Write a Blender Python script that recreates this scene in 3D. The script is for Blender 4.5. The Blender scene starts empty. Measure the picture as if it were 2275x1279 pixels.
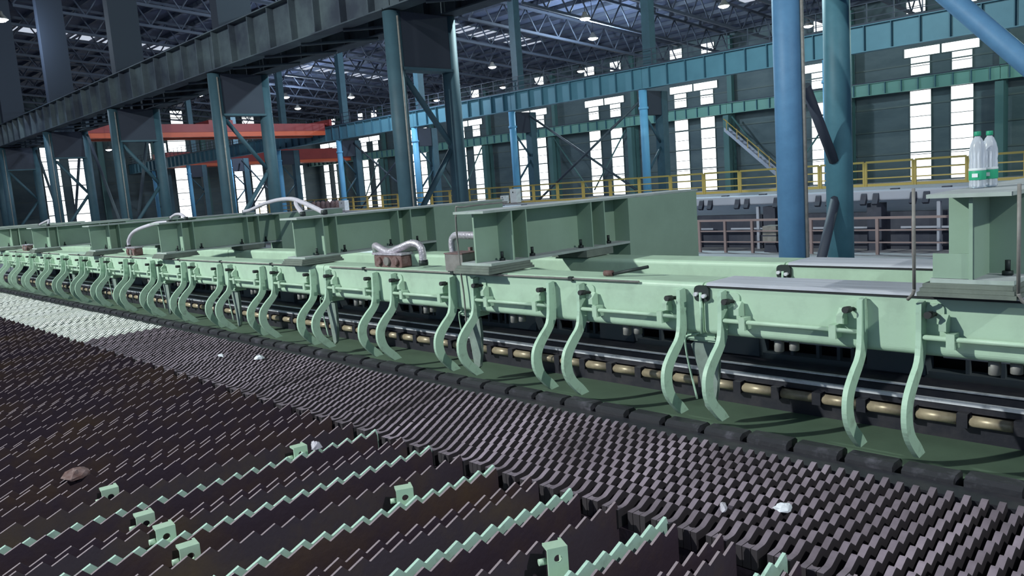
import bpy, math, random
from mathutils import Vector, Matrix
random.seed(7)
S = bpy.context.scene
C = S.collection

# ------------------------------------------------------------------ camera
# axes: -X runs away along the machine, +Y across it, Z up; z = 0 is the top of the rake teeth
YAW, PITCH, ROLL, FPX = 0.815928, 0.130546, -0.0733119, 1786.45
cam_d = bpy.data.cameras.new('camera')
cam = bpy.data.objects.new('camera', cam_d)
C.objects.link(cam)
fw = Vector((-math.sin(YAW)*math.cos(PITCH), math.cos(YAW)*math.cos(PITCH), -math.sin(PITCH)))
rt = fw.cross(Vector((0, 0, 1))).normalized()
up = rt.cross(fw)
cr, sr = math.cos(ROLL), math.sin(ROLL)
rt, up = cr*rt+sr*up, -sr*rt+cr*up
mw = Matrix((rt, up, -fw)).transposed().to_4x4()
mw.translation = Vector((0, 0, 1.6))
cam.matrix_world = mw
cam_d.sensor_width = 36.0
cam_d.lens = FPX/2275*36.0
cam_d.clip_end = 500
S.camera = cam

# ------------------------------------------------------------------ world, exposure
w = bpy.data.worlds.new('world')
S.world = w
w.use_nodes = True
bg = w.node_tree.nodes['Background']
bg.inputs[0].default_value = (0.42, 0.58, 0.92, 1)
bg.inputs[1].default_value = 0.55
S.view_settings.view_transform = 'Standard'
S.view_settings.look = 'None'
S.view_settings.exposure = 0.0
S.view_settings.gamma = 1.0
S.view_settings.use_curve_mapping = False
KEY_POS = (-17.0, -14.0, 14.0)   # flood lamp over the near end of the bed
KEY_W = 28500
KEY2_POS = (13.0, 0.5, 14.0)    # second lamp of the same bay, towards +X
KEY2_W = 7500

# ------------------------------------------------------------------ materials
def mat(name, col, rough=0.6, metal=0.0, dirt=None, dscale=3.0, damt=0.5, thresh=0.5, bump=0.0, bscale=40.0, spec=0.4, stretch=None, vary=0.0):
    m = bpy.data.materials.new(name)
    m.use_nodes = True
    nt = m.node_tree
    b = nt.nodes['Principled BSDF']
    b.inputs['Base Color'].default_value = (*col, 1)
    b.inputs['Roughness'].default_value = rough
    b.inputs['Metallic'].default_value = metal
    b.inputs['Specular IOR Level'].default_value = spec
    if dirt or bump:
        tc = nt.nodes.new('ShaderNodeTexCoord')
        mp = nt.nodes.new('ShaderNodeMapping')
        geo = nt.nodes.new('ShaderNodeNewGeometry')
        nt.links.new(geo.outputs['Position'], mp.inputs[0])
        if stretch:
            mp.inputs['Scale'].default_value = stretch
    if dirt:
        n = nt.nodes.new('ShaderNodeTexNoise')
        n.inputs['Scale'].default_value = dscale
        n.inputs['Detail'].default_value = 6
        n.inputs['Roughness'].default_value = 0.65
        nt.links.new(mp.outputs[0], n.inputs['Vector'])
        r = nt.nodes.new('ShaderNodeValToRGB')
        r.color_ramp.elements[0].position = thresh-0.12
        r.color_ramp.elements[1].position = thresh+0.18
        r.color_ramp.elements[0].color = (0, 0, 0, 1)
        r.color_ramp.elements[1].color = (damt, damt, damt, 1)
        nt.links.new(n.outputs['Fac'], r.inputs[0])
        mx = nt.nodes.new('ShaderNodeMix')
        mx.data_type = 'RGBA'
        mx.inputs[6].default_value = (*col, 1)
        mx.inputs[7].default_value = (*dirt, 1)
        nt.links.new(r.outputs[0], mx.inputs[0])
        nt.links.new(mx.outputs[2], b.inputs['Base Color'])
        if vary:
            oi = nt.nodes.new('ShaderNodeObjectInfo')
            mr = nt.nodes.new('ShaderNodeMapRange')
            mr.inputs['To Min'].default_value = 1-vary
            mr.inputs['To Max'].default_value = 1+vary
            hs = nt.nodes.new('ShaderNodeHueSaturation')
            nt.links.new(oi.outputs['Random'], mr.inputs['Value'])
            nt.links.new(mr.outputs[0], hs.inputs['Value'])
            nt.links.new(mx.outputs[2], hs.inputs['Color'])
            nt.links.new(hs.outputs[0], b.inputs['Base Color'])
    if bump:
        n2 = nt.nodes.new('ShaderNodeTexNoise')
        n2.inputs['Scale'].default_value = bscale
        n2.inputs['Detail'].default_value = 4
        nt.links.new(mp.outputs[0], n2.inputs['Vector'])
        bp = nt.nodes.new('ShaderNodeBump')
        bp.inputs['Strength'].default_value = bump
        bp.inputs['Distance'].default_value = 0.02
        nt.links.new(n2.outputs['Fac'], bp.inputs['Height'])
        nt.links.new(bp.outputs[0], b.inputs['Normal'])
    return m

def emit(name, col, s):
    m = bpy.data.materials.new(name)
    m.use_nodes = True
    nt = m.node_tree
    nt.nodes.remove(nt.nodes['Principled BSDF'])
    e = nt.nodes.new('ShaderNodeEmission')
    e.inputs[0].default_value = (*col, 1)
    e.inputs[1].default_value = s
    nt.links.new(e.outputs[0], nt.nodes['Material Output'].inputs[0])
    return m

M = {}
M['mint'] = mat('mint_paint', (0.43, 0.585, 0.45), 0.45, 0, (0.29, 0.38, 0.30), 5, 0.5, 0.58, 0.05, 30)
M['hook'] = mat('hook_paint', (0.41, 0.58, 0.45), 0.5, 0, (0.16, 0.2, 0.15), 14, 0.7, 0.64)
M['girder'] = mat('girder_paint', (0.28, 0.40, 0.31), 0.55, 0, (0.21, 0.30, 0.23), 2.2, 0.6, 0.52)
M['dusty'] = mat('dusty_flange', (0.40, 0.42, 0.45), 0.8, 0, (0.27, 0.31, 0.31), 5, 0.8, 0.5)
M['silver'] = mat('silver_cladding', (0.66, 0.67, 0.75), 0.42, 0.25, (0.46, 0.48, 0.55), 4, 0.7, 0.5, 0.25, 6, stretch=(0.3, 6, 1))
M['rakeface'] = mat('rusty_rake_side', (0.044, 0.027, 0.043), 0.75, 0, (0.10, 0.058, 0.026), 1.3, 0.8, 0.57, 0.2, 30)
M['raketop'] = mat('worn_tooth_steel', (0.32, 0.26, 0.29), 0.5, 0.1, (0.19, 0.15, 0.175), 9, 0.7, 0.5)
M['rakemint'] = mat('mint_rake_paint', (0.44, 0.63, 0.54), 0.5, 0, (0.12, 0.15, 0.13), 10, 0.7, 0.66)
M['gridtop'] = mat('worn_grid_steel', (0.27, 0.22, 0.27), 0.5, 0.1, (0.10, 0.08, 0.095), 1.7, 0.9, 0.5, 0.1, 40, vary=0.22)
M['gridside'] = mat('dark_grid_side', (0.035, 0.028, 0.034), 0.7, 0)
M['pale'] = mat('pale_grid_top', (0.93, 0.96, 0.94), 0.5, 0, (0.6, 0.62, 0.5), 1.6, 0.8, 0.56)  # near-white top colour of the grid plates further along the bed
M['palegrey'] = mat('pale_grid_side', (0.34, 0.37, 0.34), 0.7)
M['black'] = mat('oily_black_steel', (0.026, 0.026, 0.036), 0.42, 0.2, (0.06, 0.053, 0.06), 6, 0.7, 0.55, 0.1, 30)
M['darkblue'] = mat('dark_frame_steel', (0.055, 0.072, 0.085), 0.6, 0, (0.085, 0.085, 0.095), 5, 0.6, 0.55)
M['block'] = mat('dark_edge_block', (0.030, 0.030, 0.037), 0.5, 0.1, (0.16, 0.15, 0.19), 7, 0.8, 0.66, 0.2, 20)
M['steel'] = mat('bright_worn_steel', (0.72, 0.72, 0.78), 0.4, 0.15, (0.12, 0.12, 0.14), 8, 0.8, 0.6)
M['gold'] = mat('brass_roller', (0.44, 0.36, 0.25), 0.42, 0.3, (0.22, 0.17, 0.12), 12, 0.8, 0.55)
M['trough'] = mat('green_trough_plate', (0.09, 0.14, 0.095), 0.6, 0, (0.065, 0.10, 0.07), 3, 0.7, 0.5)
M['rubber'] = mat('black_rubber', (0.02, 0.022, 0.024), 0.6)
M['bolt'] = mat('dark_bolt', (0.03, 0.04, 0.04), 0.55, 0.4)
M['flange'] = mat('pale_dusty_flange', (0.40, 0.46, 0.44), 0.75, 0, (0.28, 0.34, 0.31), 5, 0.8, 0.5)
M['packer'] = mat('olive_packing_plate', (0.17, 0.20, 0.17), 0.7, 0, (0.10, 0.12, 0.11), 6, 0.8, 0.5)
M['hose'] = mat('white_hose', (0.55, 0.52, 0.60), 0.5, 0, (0.4, 0.38, 0.42), 20, 0.6, 0.5)
M['foil'] = mat('foil_wrapped_hose', (0.62, 0.58, 0.64), 0.38, 0.5, (0.3, 0.28, 0.32), 25, 0.7, 0.5, 0.3, 60)
M['rust'] = mat('rusty_box', (0.13, 0.07, 0.065), 0.7, 0, (0.30, 0.22, 0.22), 14, 0.8, 0.55)
M['greybox'] = mat('grey_metal', (0.26, 0.25, 0.24), 0.6, 0.2, (0.15, 0.14, 0.13), 9, 0.7)
M['guardpaint'] = mat('grey_green_guard', (0.24, 0.30, 0.27), 0.6, 0, (0.15, 0.18, 0.16), 9, 0.7)
M['white'] = mat('white_enamel', (0.68, 0.68, 0.70), 0.5, 0, (0.5, 0.45, 0.45), 8, 0.6)
M['scrap'] = mat('white_scrap', (0.72, 0.74, 0.80), 0.7)
M['blue'] = mat('blue_column_paint', (0.10, 0.245, 0.43), 0.55, 0, (0.075, 0.185, 0.34), 2.5, 0.8, 0.5, 0.12, 8)
M['tealblue'] = mat('teal_column_paint', (0.075, 0.20, 0.26), 0.55, 0, (0.05, 0.15, 0.2), 2.5, 0.7, 0.5)
M['teal'] = mat('grey_teal_column_paint', (0.042, 0.092, 0.122), 0.6, 0, (0.03, 0.066, 0.09), 2, 0.7, 0.5)
M['brightblue'] = mat('bright_blue_paint', (0.16, 0.42, 0.66), 0.5)
M['beamblue'] = mat('runway_blue_paint', (0.10, 0.235, 0.305), 0.55, 0, (0.08, 0.19, 0.25), .8, 0.7, 0.5)
M['beamgreen'] = mat('runway_green_paint', (0.14, 0.30, 0.26), 0.55)
M['beamdark'] = mat('runway_grey_green_paint', (0.085, 0.115, 0.13), 0.6, 0, (0.028, 0.036, 0.055), .5, 0.95, 0.44)
M['stiff'] = mat('runway_stiffener', (0.05, 0.13, 0.18), 0.6)
M['shaftdark'] = mat('dark_navy_shaft_paint', (0.016, 0.022, 0.036), 0.75)
M['capital'] = mat('dark_capital_plate', (0.03, 0.035, 0.055), 0.7)
M['roofdeck'] = mat('dark_roof_sheet', (0.085, 0.105, 0.175), 0.7, 0, (0.06, 0.073, 0.125), .5, 0.8, 0.5)
M['truss'] = mat('truss_steel', (0.042, 0.052, 0.078), 0.65)
M['wall'] = mat('dark_wall_sheet', (0.10, 0.135, 0.15), 0.7, 0, (0.065, 0.095, 0.11), .35, 0.8, 0.5, stretch=(1, 1, 3))
M['wallcol'] = mat('wall_column_paint', (0.07, 0.15, 0.15), 0.6)
M['red'] = mat('crane_red', (0.30, 0.045, 0.045), 0.5, 0, (0.2, 0.03, 0.035), .6, 0.7)
M['orange'] = mat('crane_orange', (0.60, 0.11, 0.05), 0.5)
M['yellow'] = mat('yellow_rail_paint', (0.44, 0.30, 0.085), 0.5)
M['pinkrail'] = mat('faded_red_rail', (0.26, 0.19, 0.19), 0.6)
M['floor'] = mat('concrete_floor', (0.36, 0.36, 0.40), 0.8, 0, (0.3, 0.3, 0.31), .8, 0.7)
M['pit'] = mat('oily_pit_floor', (0.055, 0.035, 0.038), 0.8, 0, (0.13, 0.085, 0.04), 1.1, 0.8, 0.56)
M['machine'] = mat('dark_machine', (0.03, 0.035, 0.06), 0.6, 0, (0.06, 0.065, 0.09), 2, .7)
M['palebeam'] = mat('pale_lilac_beam', (0.36, 0.38, 0.46), 0.6)
M['window'] = emit('daylit_pane', (0.93, 0.98, 1.0), 2.6)
M['skylight'] = emit('daylit_skylight', (0.72, 0.80, 0.95), 0.75)
M['lamp'] = emit('lit_lamp_lens', (0.95, 0.97, 1.0), 14.0)
M['lampwarm'] = emit('lit_warm_lamp_lens', (1.0, 0.97, 0.85), 14.0)
M['frame'] = mat('window_frame', (0.10, 0.13, 0.13), 0.6)
M['cap'] = mat('green_cap', (0.02, 0.30, 0.17), 0.45)
M['label'] = mat('green_label', (0.03, 0.38, 0.20), 0.45)
M['paperwhite'] = mat('white_label', (0.75, 0.78, 0.8), 0.5)
M['red2'] = mat('label_red', (0.5, 0.05, 0.05), 0.5)
pet = bpy.data.materials.new('clear_bottle')
pet.use_nodes = True
pb = pet.node_tree.nodes['Principled BSDF']
pb.inputs['Base Color'].default_value = (0.80, 0.84, 0.92, 1)
pb.inputs['Roughness'].default_value = 0.2
pb.inputs['Transmission Weight'].default_value = 0.55
pb.inputs['IOR'].default_value = 1.2
M['pet'] = pet

# ------------------------------------------------------------------ mesh helpers
class MB:
    def __init__(s):
        s.v, s.f, s.m, s.sm = [], [], [], []
    def face(s, idx, m=0, smooth=False):
        s.f.append(idx); s.m.append(m); s.sm.append(smooth)
    def box(s, x0, x1, y0, y1, z0, z1, m=0, mtop=None):
        n = len(s.v)
        s.v += [(x0, y0, z0), (x1, y0, z0), (x1, y1, z0), (x0, y1, z0), (x0, y0, z1), (x1, y0, z1), (x1, y1, z1), (x0, y1, z1)]
        for k, q in enumerate(((3, 2, 1, 0), (4, 5, 6, 7), (0, 1, 5, 4), (1, 2, 6, 5), (2, 3, 7, 6), (3, 0, 4, 7))):
            s.face([n+i for i in q], mtop if (k == 1 and mtop is not None) else m)
        return s
    def prism(s, poly, axis, t0, t1, m=0, mcap=None, smooth=False):
        # poly in the two remaining axes (order x,y,z), extruded along axis from t0 to t1
        def P(a, b, t):
            return {'x': (t, a, b), 'y': (a, t, b), 'z': (a, b, t)}[axis]
        n, k = len(s.v), len(poly)
        s.v += [P(a, b, t0) for a, b in poly]+[P(a, b, t1) for a, b in poly]
        for i in range(k):
            j = (i+1) % k
            s.face([n+i, n+j, n+k+j, n+k+i], m, smooth)
        c = m if mcap is None else mcap
        s.face([n+i for i in reversed(range(k))], c)
        s.face([n+k+i for i in range(k)], c)
        return s
    def tube(s, pts, r, n=8, m=0, caps=True):
        pts = [Vector(p) for p in pts]
        b0 = len(s.v)
        prev = None
        for i, p in enumerate(pts):
            d = (pts[min(i+1, len(pts)-1)]-pts[max(i-1, 0)]).normalized()
            if prev is None:
                a = Vector((0, 0, 1)) if abs(d.z) < .9 else Vector((1, 0, 0))
                e1 = d.cross(a).normalized()
            else:
                e1 = (prev-d*prev.dot(d)).normalized()
            prev = e1
            e2 = d.cross(e1)
            rr = r[i] if isinstance(r, (list, tuple)) else r
            for k in range(n):
                t = 2*math.pi*k/n
                s.v.append(tuple(p+e1*(rr*math.cos(t))+e2*(rr*math.sin(t))))
        for i in range(len(pts)-1):
            for k in range(n):
                a, b = b0+i*n+k, b0+i*n+(k+1) % n
                s.face([a, b, b+n, a+n], m, True)
        if caps:
            s.face([b0+k for k in reversed(range(n))], m)
            e = b0+(len(pts)-1)*n
            s.face([e+k for k in range(n)], m)
        return s
    def lathe(s, prof, n=16, m=0):
        # prof [(r,z)], around the z axis at the origin
        b0 = len(s.v)
        for r, z in prof:
            for k in range(n):
                t = 2*math.pi*k/n
                s.v.append((r*math.cos(t), r*math.sin(t), z))
        for i in range(len(prof)-1):
            for k in range(n):
                a, b = b0+i*n+k, b0+i*n+(k+1) % n
                s.face([a, b, b+n, a+n], m, True)
        s.face([b0+k for k in reversed(range(n))], m)
        e = b0+(len(prof)-1)*n
        s.face([e+k for k in range(n)], m)
        return s
    def mesh(s, name, *mats):
        me = bpy.data.meshes.new(name)
        me.from_pydata(s.v, [], s.f)
        for x in mats:
            me.materials.append(M[x])
        me.polygons.foreach_set('material_index', s.m)
        me.polygons.foreach_set('use_smooth', s.sm)
        me.update()
        return me

def link(name, data, parent=None, loc=(0, 0, 0), rot=None):
    o = bpy.data.objects.new(name, data)
    C.objects.link(o)
    o.location = loc
    if rot:
        o.rotation_euler = rot
    if parent:
        o.parent = parent
    return o

def tag(o, label, cat, group=None):
    o['label'] = label
    o['category'] = cat
    if group:
        o['group'] = group
    return o

def thing(name, label, cat, loc=(0, 0, 0), group=None, rot=None):
    return tag(link(name, None, None, loc, rot), label, cat, group)

def struct(name, me, loc=(0, 0, 0), label=None):
    o = link(name, me, None, loc)
    o['kind'] = 'structure'
    if label:
        o['label'] = label
    return o

def boxm(name, mt, *b):
    return MB().box(*b).mesh(name, mt)

def arc(pts, n=14):
    # smooth curve through points (Catmull-Rom)
    P = [Vector(p) for p in pts]
    P = [P[0]*2-P[1]]+P+[P[-1]*2-P[-2]]
    out = []
    for i in range(1, len(P)-2):
        for k in range(n):
            t = k/n
            out.append(.5*((2*P[i])+(P[i+1]-P[i-1])*t+(2*P[i-1]-5*P[i]+4*P[i+1]-P[i+2])*t*t+(3*P[i]-P[i-1]-3*P[i+1]+P[i+2])*t**3))
    out.append(P[-2])
    return out

def rrect(a0, a1, b0, b1, r, n=4):
    o = []
    for cx, cy, s in ((a1-r, b1-r, 0), (a0+r, b1-r, 90), (a0+r, b0+r, 180), (a1-r, b0+r, 270)):
        for k in range(n+1):
            t = math.radians(s+90*k/n)
            o.append((cx+r*math.cos(t), cy+r*math.sin(t)))
    return o

ORD = 'first second third fourth fifth sixth seventh eighth ninth tenth eleventh twelfth thirteenth fourteenth fifteenth sixteenth seventeenth eighteenth nineteenth twentieth'.split()
FZ = -0.8           # hall floor
# ================================================================== hall shell
struct('floor', boxm('floor', 'floor', -125, 40, 7.9, 73.5, FZ-.3, FZ), label='pale concrete floor of the hall')
struct('floor_pit', boxm('floor_pit', 'pit', -125, 40, -22, 7.9, FZ-.3, FZ), label='dark oily pit floor under the cooling bed')
def zr(y):
    # underside of the roof: falls gently from a ridge over the near bay towards the windowed wall
    return 14.75+.077*(73.5-y) if y > 8 else 14.75+.077*65.5-.077*(8-y)
wall_far = struct('wall_far', boxm('wall_far', 'wall', -125, 40, 73.5, 73.9, FZ, zr(73.5)), label='dark sheet wall with tall window strips')
wall_end = struct('wall_end', MB().prism([(-22, FZ), (73.9, FZ), (73.9, zr(73.9)), (8, zr(8)), (-22, zr(-22))], 'x', -125.4, -125).mesh('wall_end', 'wall'), label='dark gable wall closing the far end of the hall')
roof = struct('ceiling', MB().prism([(-22, zr(-22)), (8, zr(8)), (73.9, zr(73.9)), (73.9, zr(73.9)+.2), (8, zr(8)+.2), (-22, zr(-22)+.2)], 'x', -125.4, 40).mesh('ceiling', 'roofdeck'), label='dark metal roof deck on purlins')
pm = boxm('purlin', 'truss', -125, 40, -.09, .09, -.36, -.03)
for i in range(40):
    link('purlin', pm, roof, (0, -20+i*2.36, zr(-20+i*2.36)))
gm = boxm('girt', 'frame', -125, 40, -.1, 0, -.06, .06)
for z in (1.6, 3.6, 5.6, 7.9, 9.0, 11.5, 13.0, 15.0):
    link('girt', gm, wall_far, (0, 73.5, z))
gm2 = boxm('girt', 'frame', 0, .1, -8, 73.5, -.06, .06)
for z in (1.6, 3.6, 5.6, 7.9, 9.0, 11.5, 13.0, 15.0):
    link('girt', gm2, wall_end, (-125, 0, z))
# skylight strips set in the deck
nsk = 0
def slab(x0, x1, y0, y1, d0, d1, b=None):
    return (b or MB()).prism([(y0, zr(y0)-d1), (y1, zr(y1)-d1), (y1, zr(y1)-d0), (y0, zr(y0)-d0)], 'x', x0, x1)
for (x0, x1, y0, y1) in ((-37.2, -34.6, 16, 66), (-61.3, -58.3, 16, 62), (-86.6, -83.8, 16, 62)):
    nsk += 1
    sk = struct('window_skylight_%d' % nsk, None, (0, 0, 0), 'daylit roof skylight strip between purlins')
    n = round((y1-y0)/2.36)
    for k in range(n):
        a, b = y0+(y1-y0)*k/n+.25, y0+(y1-y0)*(k+1)/n-.15
        link('pane', slab(x0, x1, a, b, .005, .03).mesh('pane', 'skylight'), sk)
    link('frame', slab(x1, x1+.1, y0, y1, .005, .06, slab(x0-.1, x0, y0, y1, .005, .06)).mesh('frame', 'frame'), sk)

# windows on the far wall and the gable
nwin = 0
wm_cache = {}
def window(x, y, wid, z0, z1, side, bars):
    global nwin
    nwin += 1
    key = (round(wid, 2), round(z1-z0, 2), side, bars)
    if key not in wm_cache:
        h = z1-z0
        fr = MB()
        t = .07
        for a in ((-wid/2-t, -wid/2, -t, h+t), (wid/2, wid/2+t, -t, h+t), (-wid/2, wid/2, -t, 0), (-wid/2, wid/2, h, h+t)):
            fr.box(a[0], a[1], -.12, 0, a[2], a[3]) if side == 'far' else fr.box(0, .12, a[0], a[1], a[2], a[3])
        panes, mun = [], []
        n = bars+1
        for k in range(n):
            a, b = h*k/n, h*(k+1)/n
            q = (-wid/2, wid/2, -.06, -.03, a, b) if side == 'far' else (.03, .06, -wid/2, wid/2, a, b)
            panes.append(boxm('pane', 'window', *q))
            if k:
                q = (-wid/2, wid/2, -.11, -.06, a-.03, a+.03) if side == 'far' else (.06, .11, -wid/2, wid/2, a-.03, a+.03)
                mun.append(boxm('muntin', 'frame', *q))
        wm_cache[key] = (fr.mesh('frame', 'frame'), panes, mun)
    fr, panes, mun = wm_cache[key]
    o = struct('window_%d' % nwin, None, (x, 73.5, z0) if side == 'far' else (-125, y, z0))
    link('frame', fr, o)
    for p in panes:
        link('pane', p, o)
    for p in mun:
        link('muntin', p, o)
for k in range(-2, 9):
    c = -24.4-12*k
    if c < -122:
        continue
    for dx in (-1.6, 1.62):
        window(c+dx, 0, 1.66, -.7, 6.75, 'far', 6)
        window(c+dx, 0, 1.5, 8.1, 9.5, 'far', 1)
        window(c+dx*.92, 0, 2.8, 9.6, 10.3, 'far', 0)
        window(c+dx*1.2, 0, 1.5, 13.2, 14.2, 'far', 1)
for (y0, y1, z0, z1, b) in ((30.9, 33.1, .2, 10.9, 7), (34.3, 37.0, .2, 10.9, 3), (48.9, 50.8, -.5, 7.4, 4), (58.3, 60.2, -.5, 7.7, 5), (61.2, 63.2, -.5, 7.9, 5),
                            (69.0, 70.6, -.5, 7.0, 5), (45.5, 48.0, 8.9, 11.2, 1), (48.3, 51.0, 9.9, 11.8, 1), (49.2, 51.0, 14.1, 16.0, 2), (60.6, 62.6, 14.1, 15.4, 1), (20.5, 22.3, -.5, 7.4, 4)):
    window(0, (y0+y1)/2, y1-y0, z0, z1, 'end', b)

# ------------------------------------------------------------------ columns
XS = [-7.34-12*k for k in range(-1, 10)]
YA, YA2, YB, YC = 14.25, 16.28, 42.3, 71.9
R_A = .26
leg_m = {c: MB().tube([(0, 0, 0), (0, 0, 7.47)], R_A, 20).mesh('leg', c) for c in ('blue', 'tealblue', 'teal')}
base_m = boxm('base_plate', 'teal', -.45, .45, -.45, .45, 0, .06)
cap_m = boxm('capital', 'capital', -.22, .22, .15, 1.88, 5.9, 7.45)
capedge_m = boxm('capital_rim', 'teal', -.26, .26, .1, 1.93, 5.82, 5.9)
lace_m = MB().tube([(0, .25, 5.7), (0, 1.8, 3.7)], .09, 8).tube([(0, 1.8, 3.5), (0, .25, 1.5)], .09, 8).mesh('lacing', 'teal')
lace0_m = MB().tube([(0, .65, 3.8), (0, 1.8, 2.35)], .10, 8).tube([(0, 1.85, 1.6), (0, .9, 0.02)], .10, 8).mesh('lacing', 'truss')
ups_m = boxm('upper_shaft', 'shaftdark', -.3, .3, .3, 1.73, 9.0, zr(15.3)-.45-FZ)
strut_m = MB().tube([(.30, -.02, 0.2), (.30, -.02, 7.3)], .03, 6).mesh('conduit', 'greybox')
for i, x in enumerate(XS):
    c = 'blue' if i == 1 else 'teal'
    t = thing('lattice_column', 'blue twin-pipe column standing behind the bottles girder' if i == 1 else 'grey-teal twin-pipe column on the near side of the blue one' if i == 0 else '%s grey-teal twin-pipe column along from the blue one' % ORD[i-2],
              'column', (x, YA, FZ), 'twin-pipe columns under the dark runway')
    link('leg', leg_m[c], t)
    link('leg', leg_m['tealblue' if i == 1 else 'teal'], t, (0, YA2-YA, 0))
    link('base_plate', base_m, t)
    link('base_plate', base_m, t, (0, YA2-YA, 0))
    link('capital', cap_m, t)
    link('capital_rim', capedge_m, t)
    link('lacing', lace0_m if i == 1 else lace_m, t)
    link('upper_shaft', ups_m, t)
    link('conduit', strut_m, t)
legb_m = MB().tube([(0, 0, 0), (0, 0, 7.55)], .26, 14).mesh('shaft', 'brightblue')
legb2_m = boxm('rear_shaft', 'teal', -.3, .3, 1.6, 2.2, 0, 7.5)
capb_m = boxm('capital', 'capital', -.25, .25, .2, 2.3, 6.0, 7.5)
upb_m = boxm('upper_shaft', 'teal', -.3, .3, .6, 1.2, 8.96, zr(43.3)-.45-FZ)
lacb_m = MB().tube([(0, .2, 5.9), (0, 1.7, 4.2)], .08, 6).tube([(0, 1.7, 4.0), (0, .2, 2.4)], .08, 6).mesh('lacing', 'teal')
ringb_m = MB().tube([(0, 0, 6.35), (0, 0, 6.5)], .32, 14).mesh('collar', 'brightblue')
for k in range(-2, 8):
    t = thing('pipe_column', 'bright blue pipe column under the blue runway beam', 'column', (-31.6-12*k, YB, FZ), 'pipe columns under the blue runway beam')
    for n, me in (('shaft', legb_m), ('rear_shaft', legb2_m), ('capital', capb_m), ('upper_shaft', upb_m), ('lacing', lacb_m), ('collar', ringb_m)):
        link(n, me, t)
wc_m = boxm('shaft', 'wallcol', -.3, .3, -.3, .3, 0, 7.4)
wu_m = boxm('upper_shaft', 'wallcol', -.25, .25, .6, 1.1, 0, zr(73)-.45-FZ)
for k in range(-3, 8):
    t = thing('wall_column', 'dark green steel column standing against the windowed wall', 'column', (-31.6-12*k, YC, FZ), 'steel columns along the windowed wall')
    link('shaft', wc_m, t)
    link('upper_shaft', wu_m, t)
ec_m = boxm('shaft', 'wallcol', 0, .5, -.35, .35, 0, 14.9)
for y in (20, 26.5, 38.5, 46, 53.5, 66):
    t = thing('gable_column', 'dark green steel column standing against the gable wall', 'column', (-124.8, y, FZ), 'steel columns along the gable wall')
    link('shaft', ec_m, t)
    link('base_plate', boxm('base_plate', 'wallcol', -.1, .8, -.6, .6, 0, .08), t)

# ------------------------------------------------------------------ runway girders, one thing for each 12 m span
def runway(y, zb, zt, xs, web, stiffmat, name, label, group, nst, fl, side=(-1,), walk=False):
    L = 12.0
    rg_ = MB()
    for k in range(9):
        rg_.box(-L*(k+.5)/9-.025, -L*(k+.5)/9+.025, -.02, .03, 0, 1.1)
    for z in (.4, .75, 1.1):
        rg_.box(-L+.02, -.02, -.02, .02, z-.02, z+.02)
    rg_ = rg_.mesh('guard_railing', 'truss')
    tw = .03
    wm = boxm('web', web, -L+.02, -.02, -tw, tw, zb+.04, zt-.04)
    tf = boxm('top_flange', web, -L+.02, -.02, -fl, fl, zt-.04, zt)
    bf = boxm('bottom_flange', web, -L+.02, -.02, -fl, fl, zb, zb+.04)
    rl = boxm('rail', 'truss', -L+.02, -.02, -.05, .05, zt, zt+.12)
    sm = MB()
    sm.box(-.025, .025, -fl+.03, -tw, zb+.04, zt-.04)
    if len(side) > 1:
        sm.box(-.025, .025, tw, fl-.03, zb+.04, zt-.04)
    sm = sm.mesh('stiffener', stiffmat)
    for x in xs:
        t = thing(name, label, 'girder', (x, y, 0), group)
        for n, me in (('web', wm), ('top_flange', tf), ('bottom_flange', bf), ('rail', rl)):
            link(n, me, t)
        if walk:
            link('guard_railing', rg_, t, (0, .2, zt))
        for k in range(nst):
            link('stiffener', sm, t, (-L*(k+.5)/nst, 0, 0))
xa = [XS[i] for i in range(len(XS)-1)]
runway(YA, 6.70, 8.15, xa, 'beamdark', 'beamdark', 'runway_girder', 'dark grey-green runway girder on the near legs of the twin-pipe columns', 'near dark runway girders', 8, .3, (-1, 1))
runway(YA2, 6.70, 8.15, xa, 'beamdark', 'beamdark', 'runway_girder', 'dark grey-green runway girder on the far legs of the twin-pipe columns', 'far dark runway girders', 8, .3, (-1, 1), True)
runway(YB, 6.80, 8.12, [-7.6-12*k for k in range(-1, 10)], 'beamblue', 'stiff', 'runway_beam', 'blue runway beam with dark stiffeners on bright blue pipe columns', 'blue runway beams', 9, .25, (-1,), True)
runway(YC, 6.72, 7.75, [4.4-12*k for k in range(-1, 11)], 'beamgreen', 'stiff', 'wall_runway_beam', 'green runway beam along the windowed wall', 'green runway beams on the wall columns', 9, .25)
# cross braces between the two dark runway lines
cb = MB().tube([(.15, .1, 6.648), (2.0, 1.93, 6.648)], .05, 6).mesh('brace', 'beamdark')
for i, x in enumerate(xa):
    for j in range(4):
        o = link('cross_brace', cb, None, (x-2.6*(j+1)-.25, YA, 0))
        tag(o, 'thin diagonal brace between the two dark runway girders', 'brace', 'braces between the dark runway girders')
# walkway railing standing on the near dark runway
def railing(name, label, group, cat, x0, x1, y, z0, h, npost, mt, r=.025, mids=2, toe=True, frame=False):
    t = thing(name, label, cat, ((x0+x1)/2, y, z0), group)
    L = (x1-x0)
    pmesh = MB().box(-r, r, -r, r, 0, h).mesh('post', mt)
    for k in range(npost):
        link('post', pmesh, t, (-L/2+L*k/(npost-1), 0, 0))
    link('top_rail', boxm('top_rail', mt, -L/2, L/2, -r*1.05, r*1.05, h-r, h+r), t)
    for k in range(mids):
        z = h*(k+1)/(mids+1)
        link('mid_rail', boxm('mid_rail', mt, -L/2, L/2, -r*.6, r*.6, z-r*.6, z+r*.6), t)
    if toe:
        link('toe_board', boxm('toe_board', mt, -L/2, L/2, -.012, .012, 0.0, .12), t)
    return t
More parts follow.
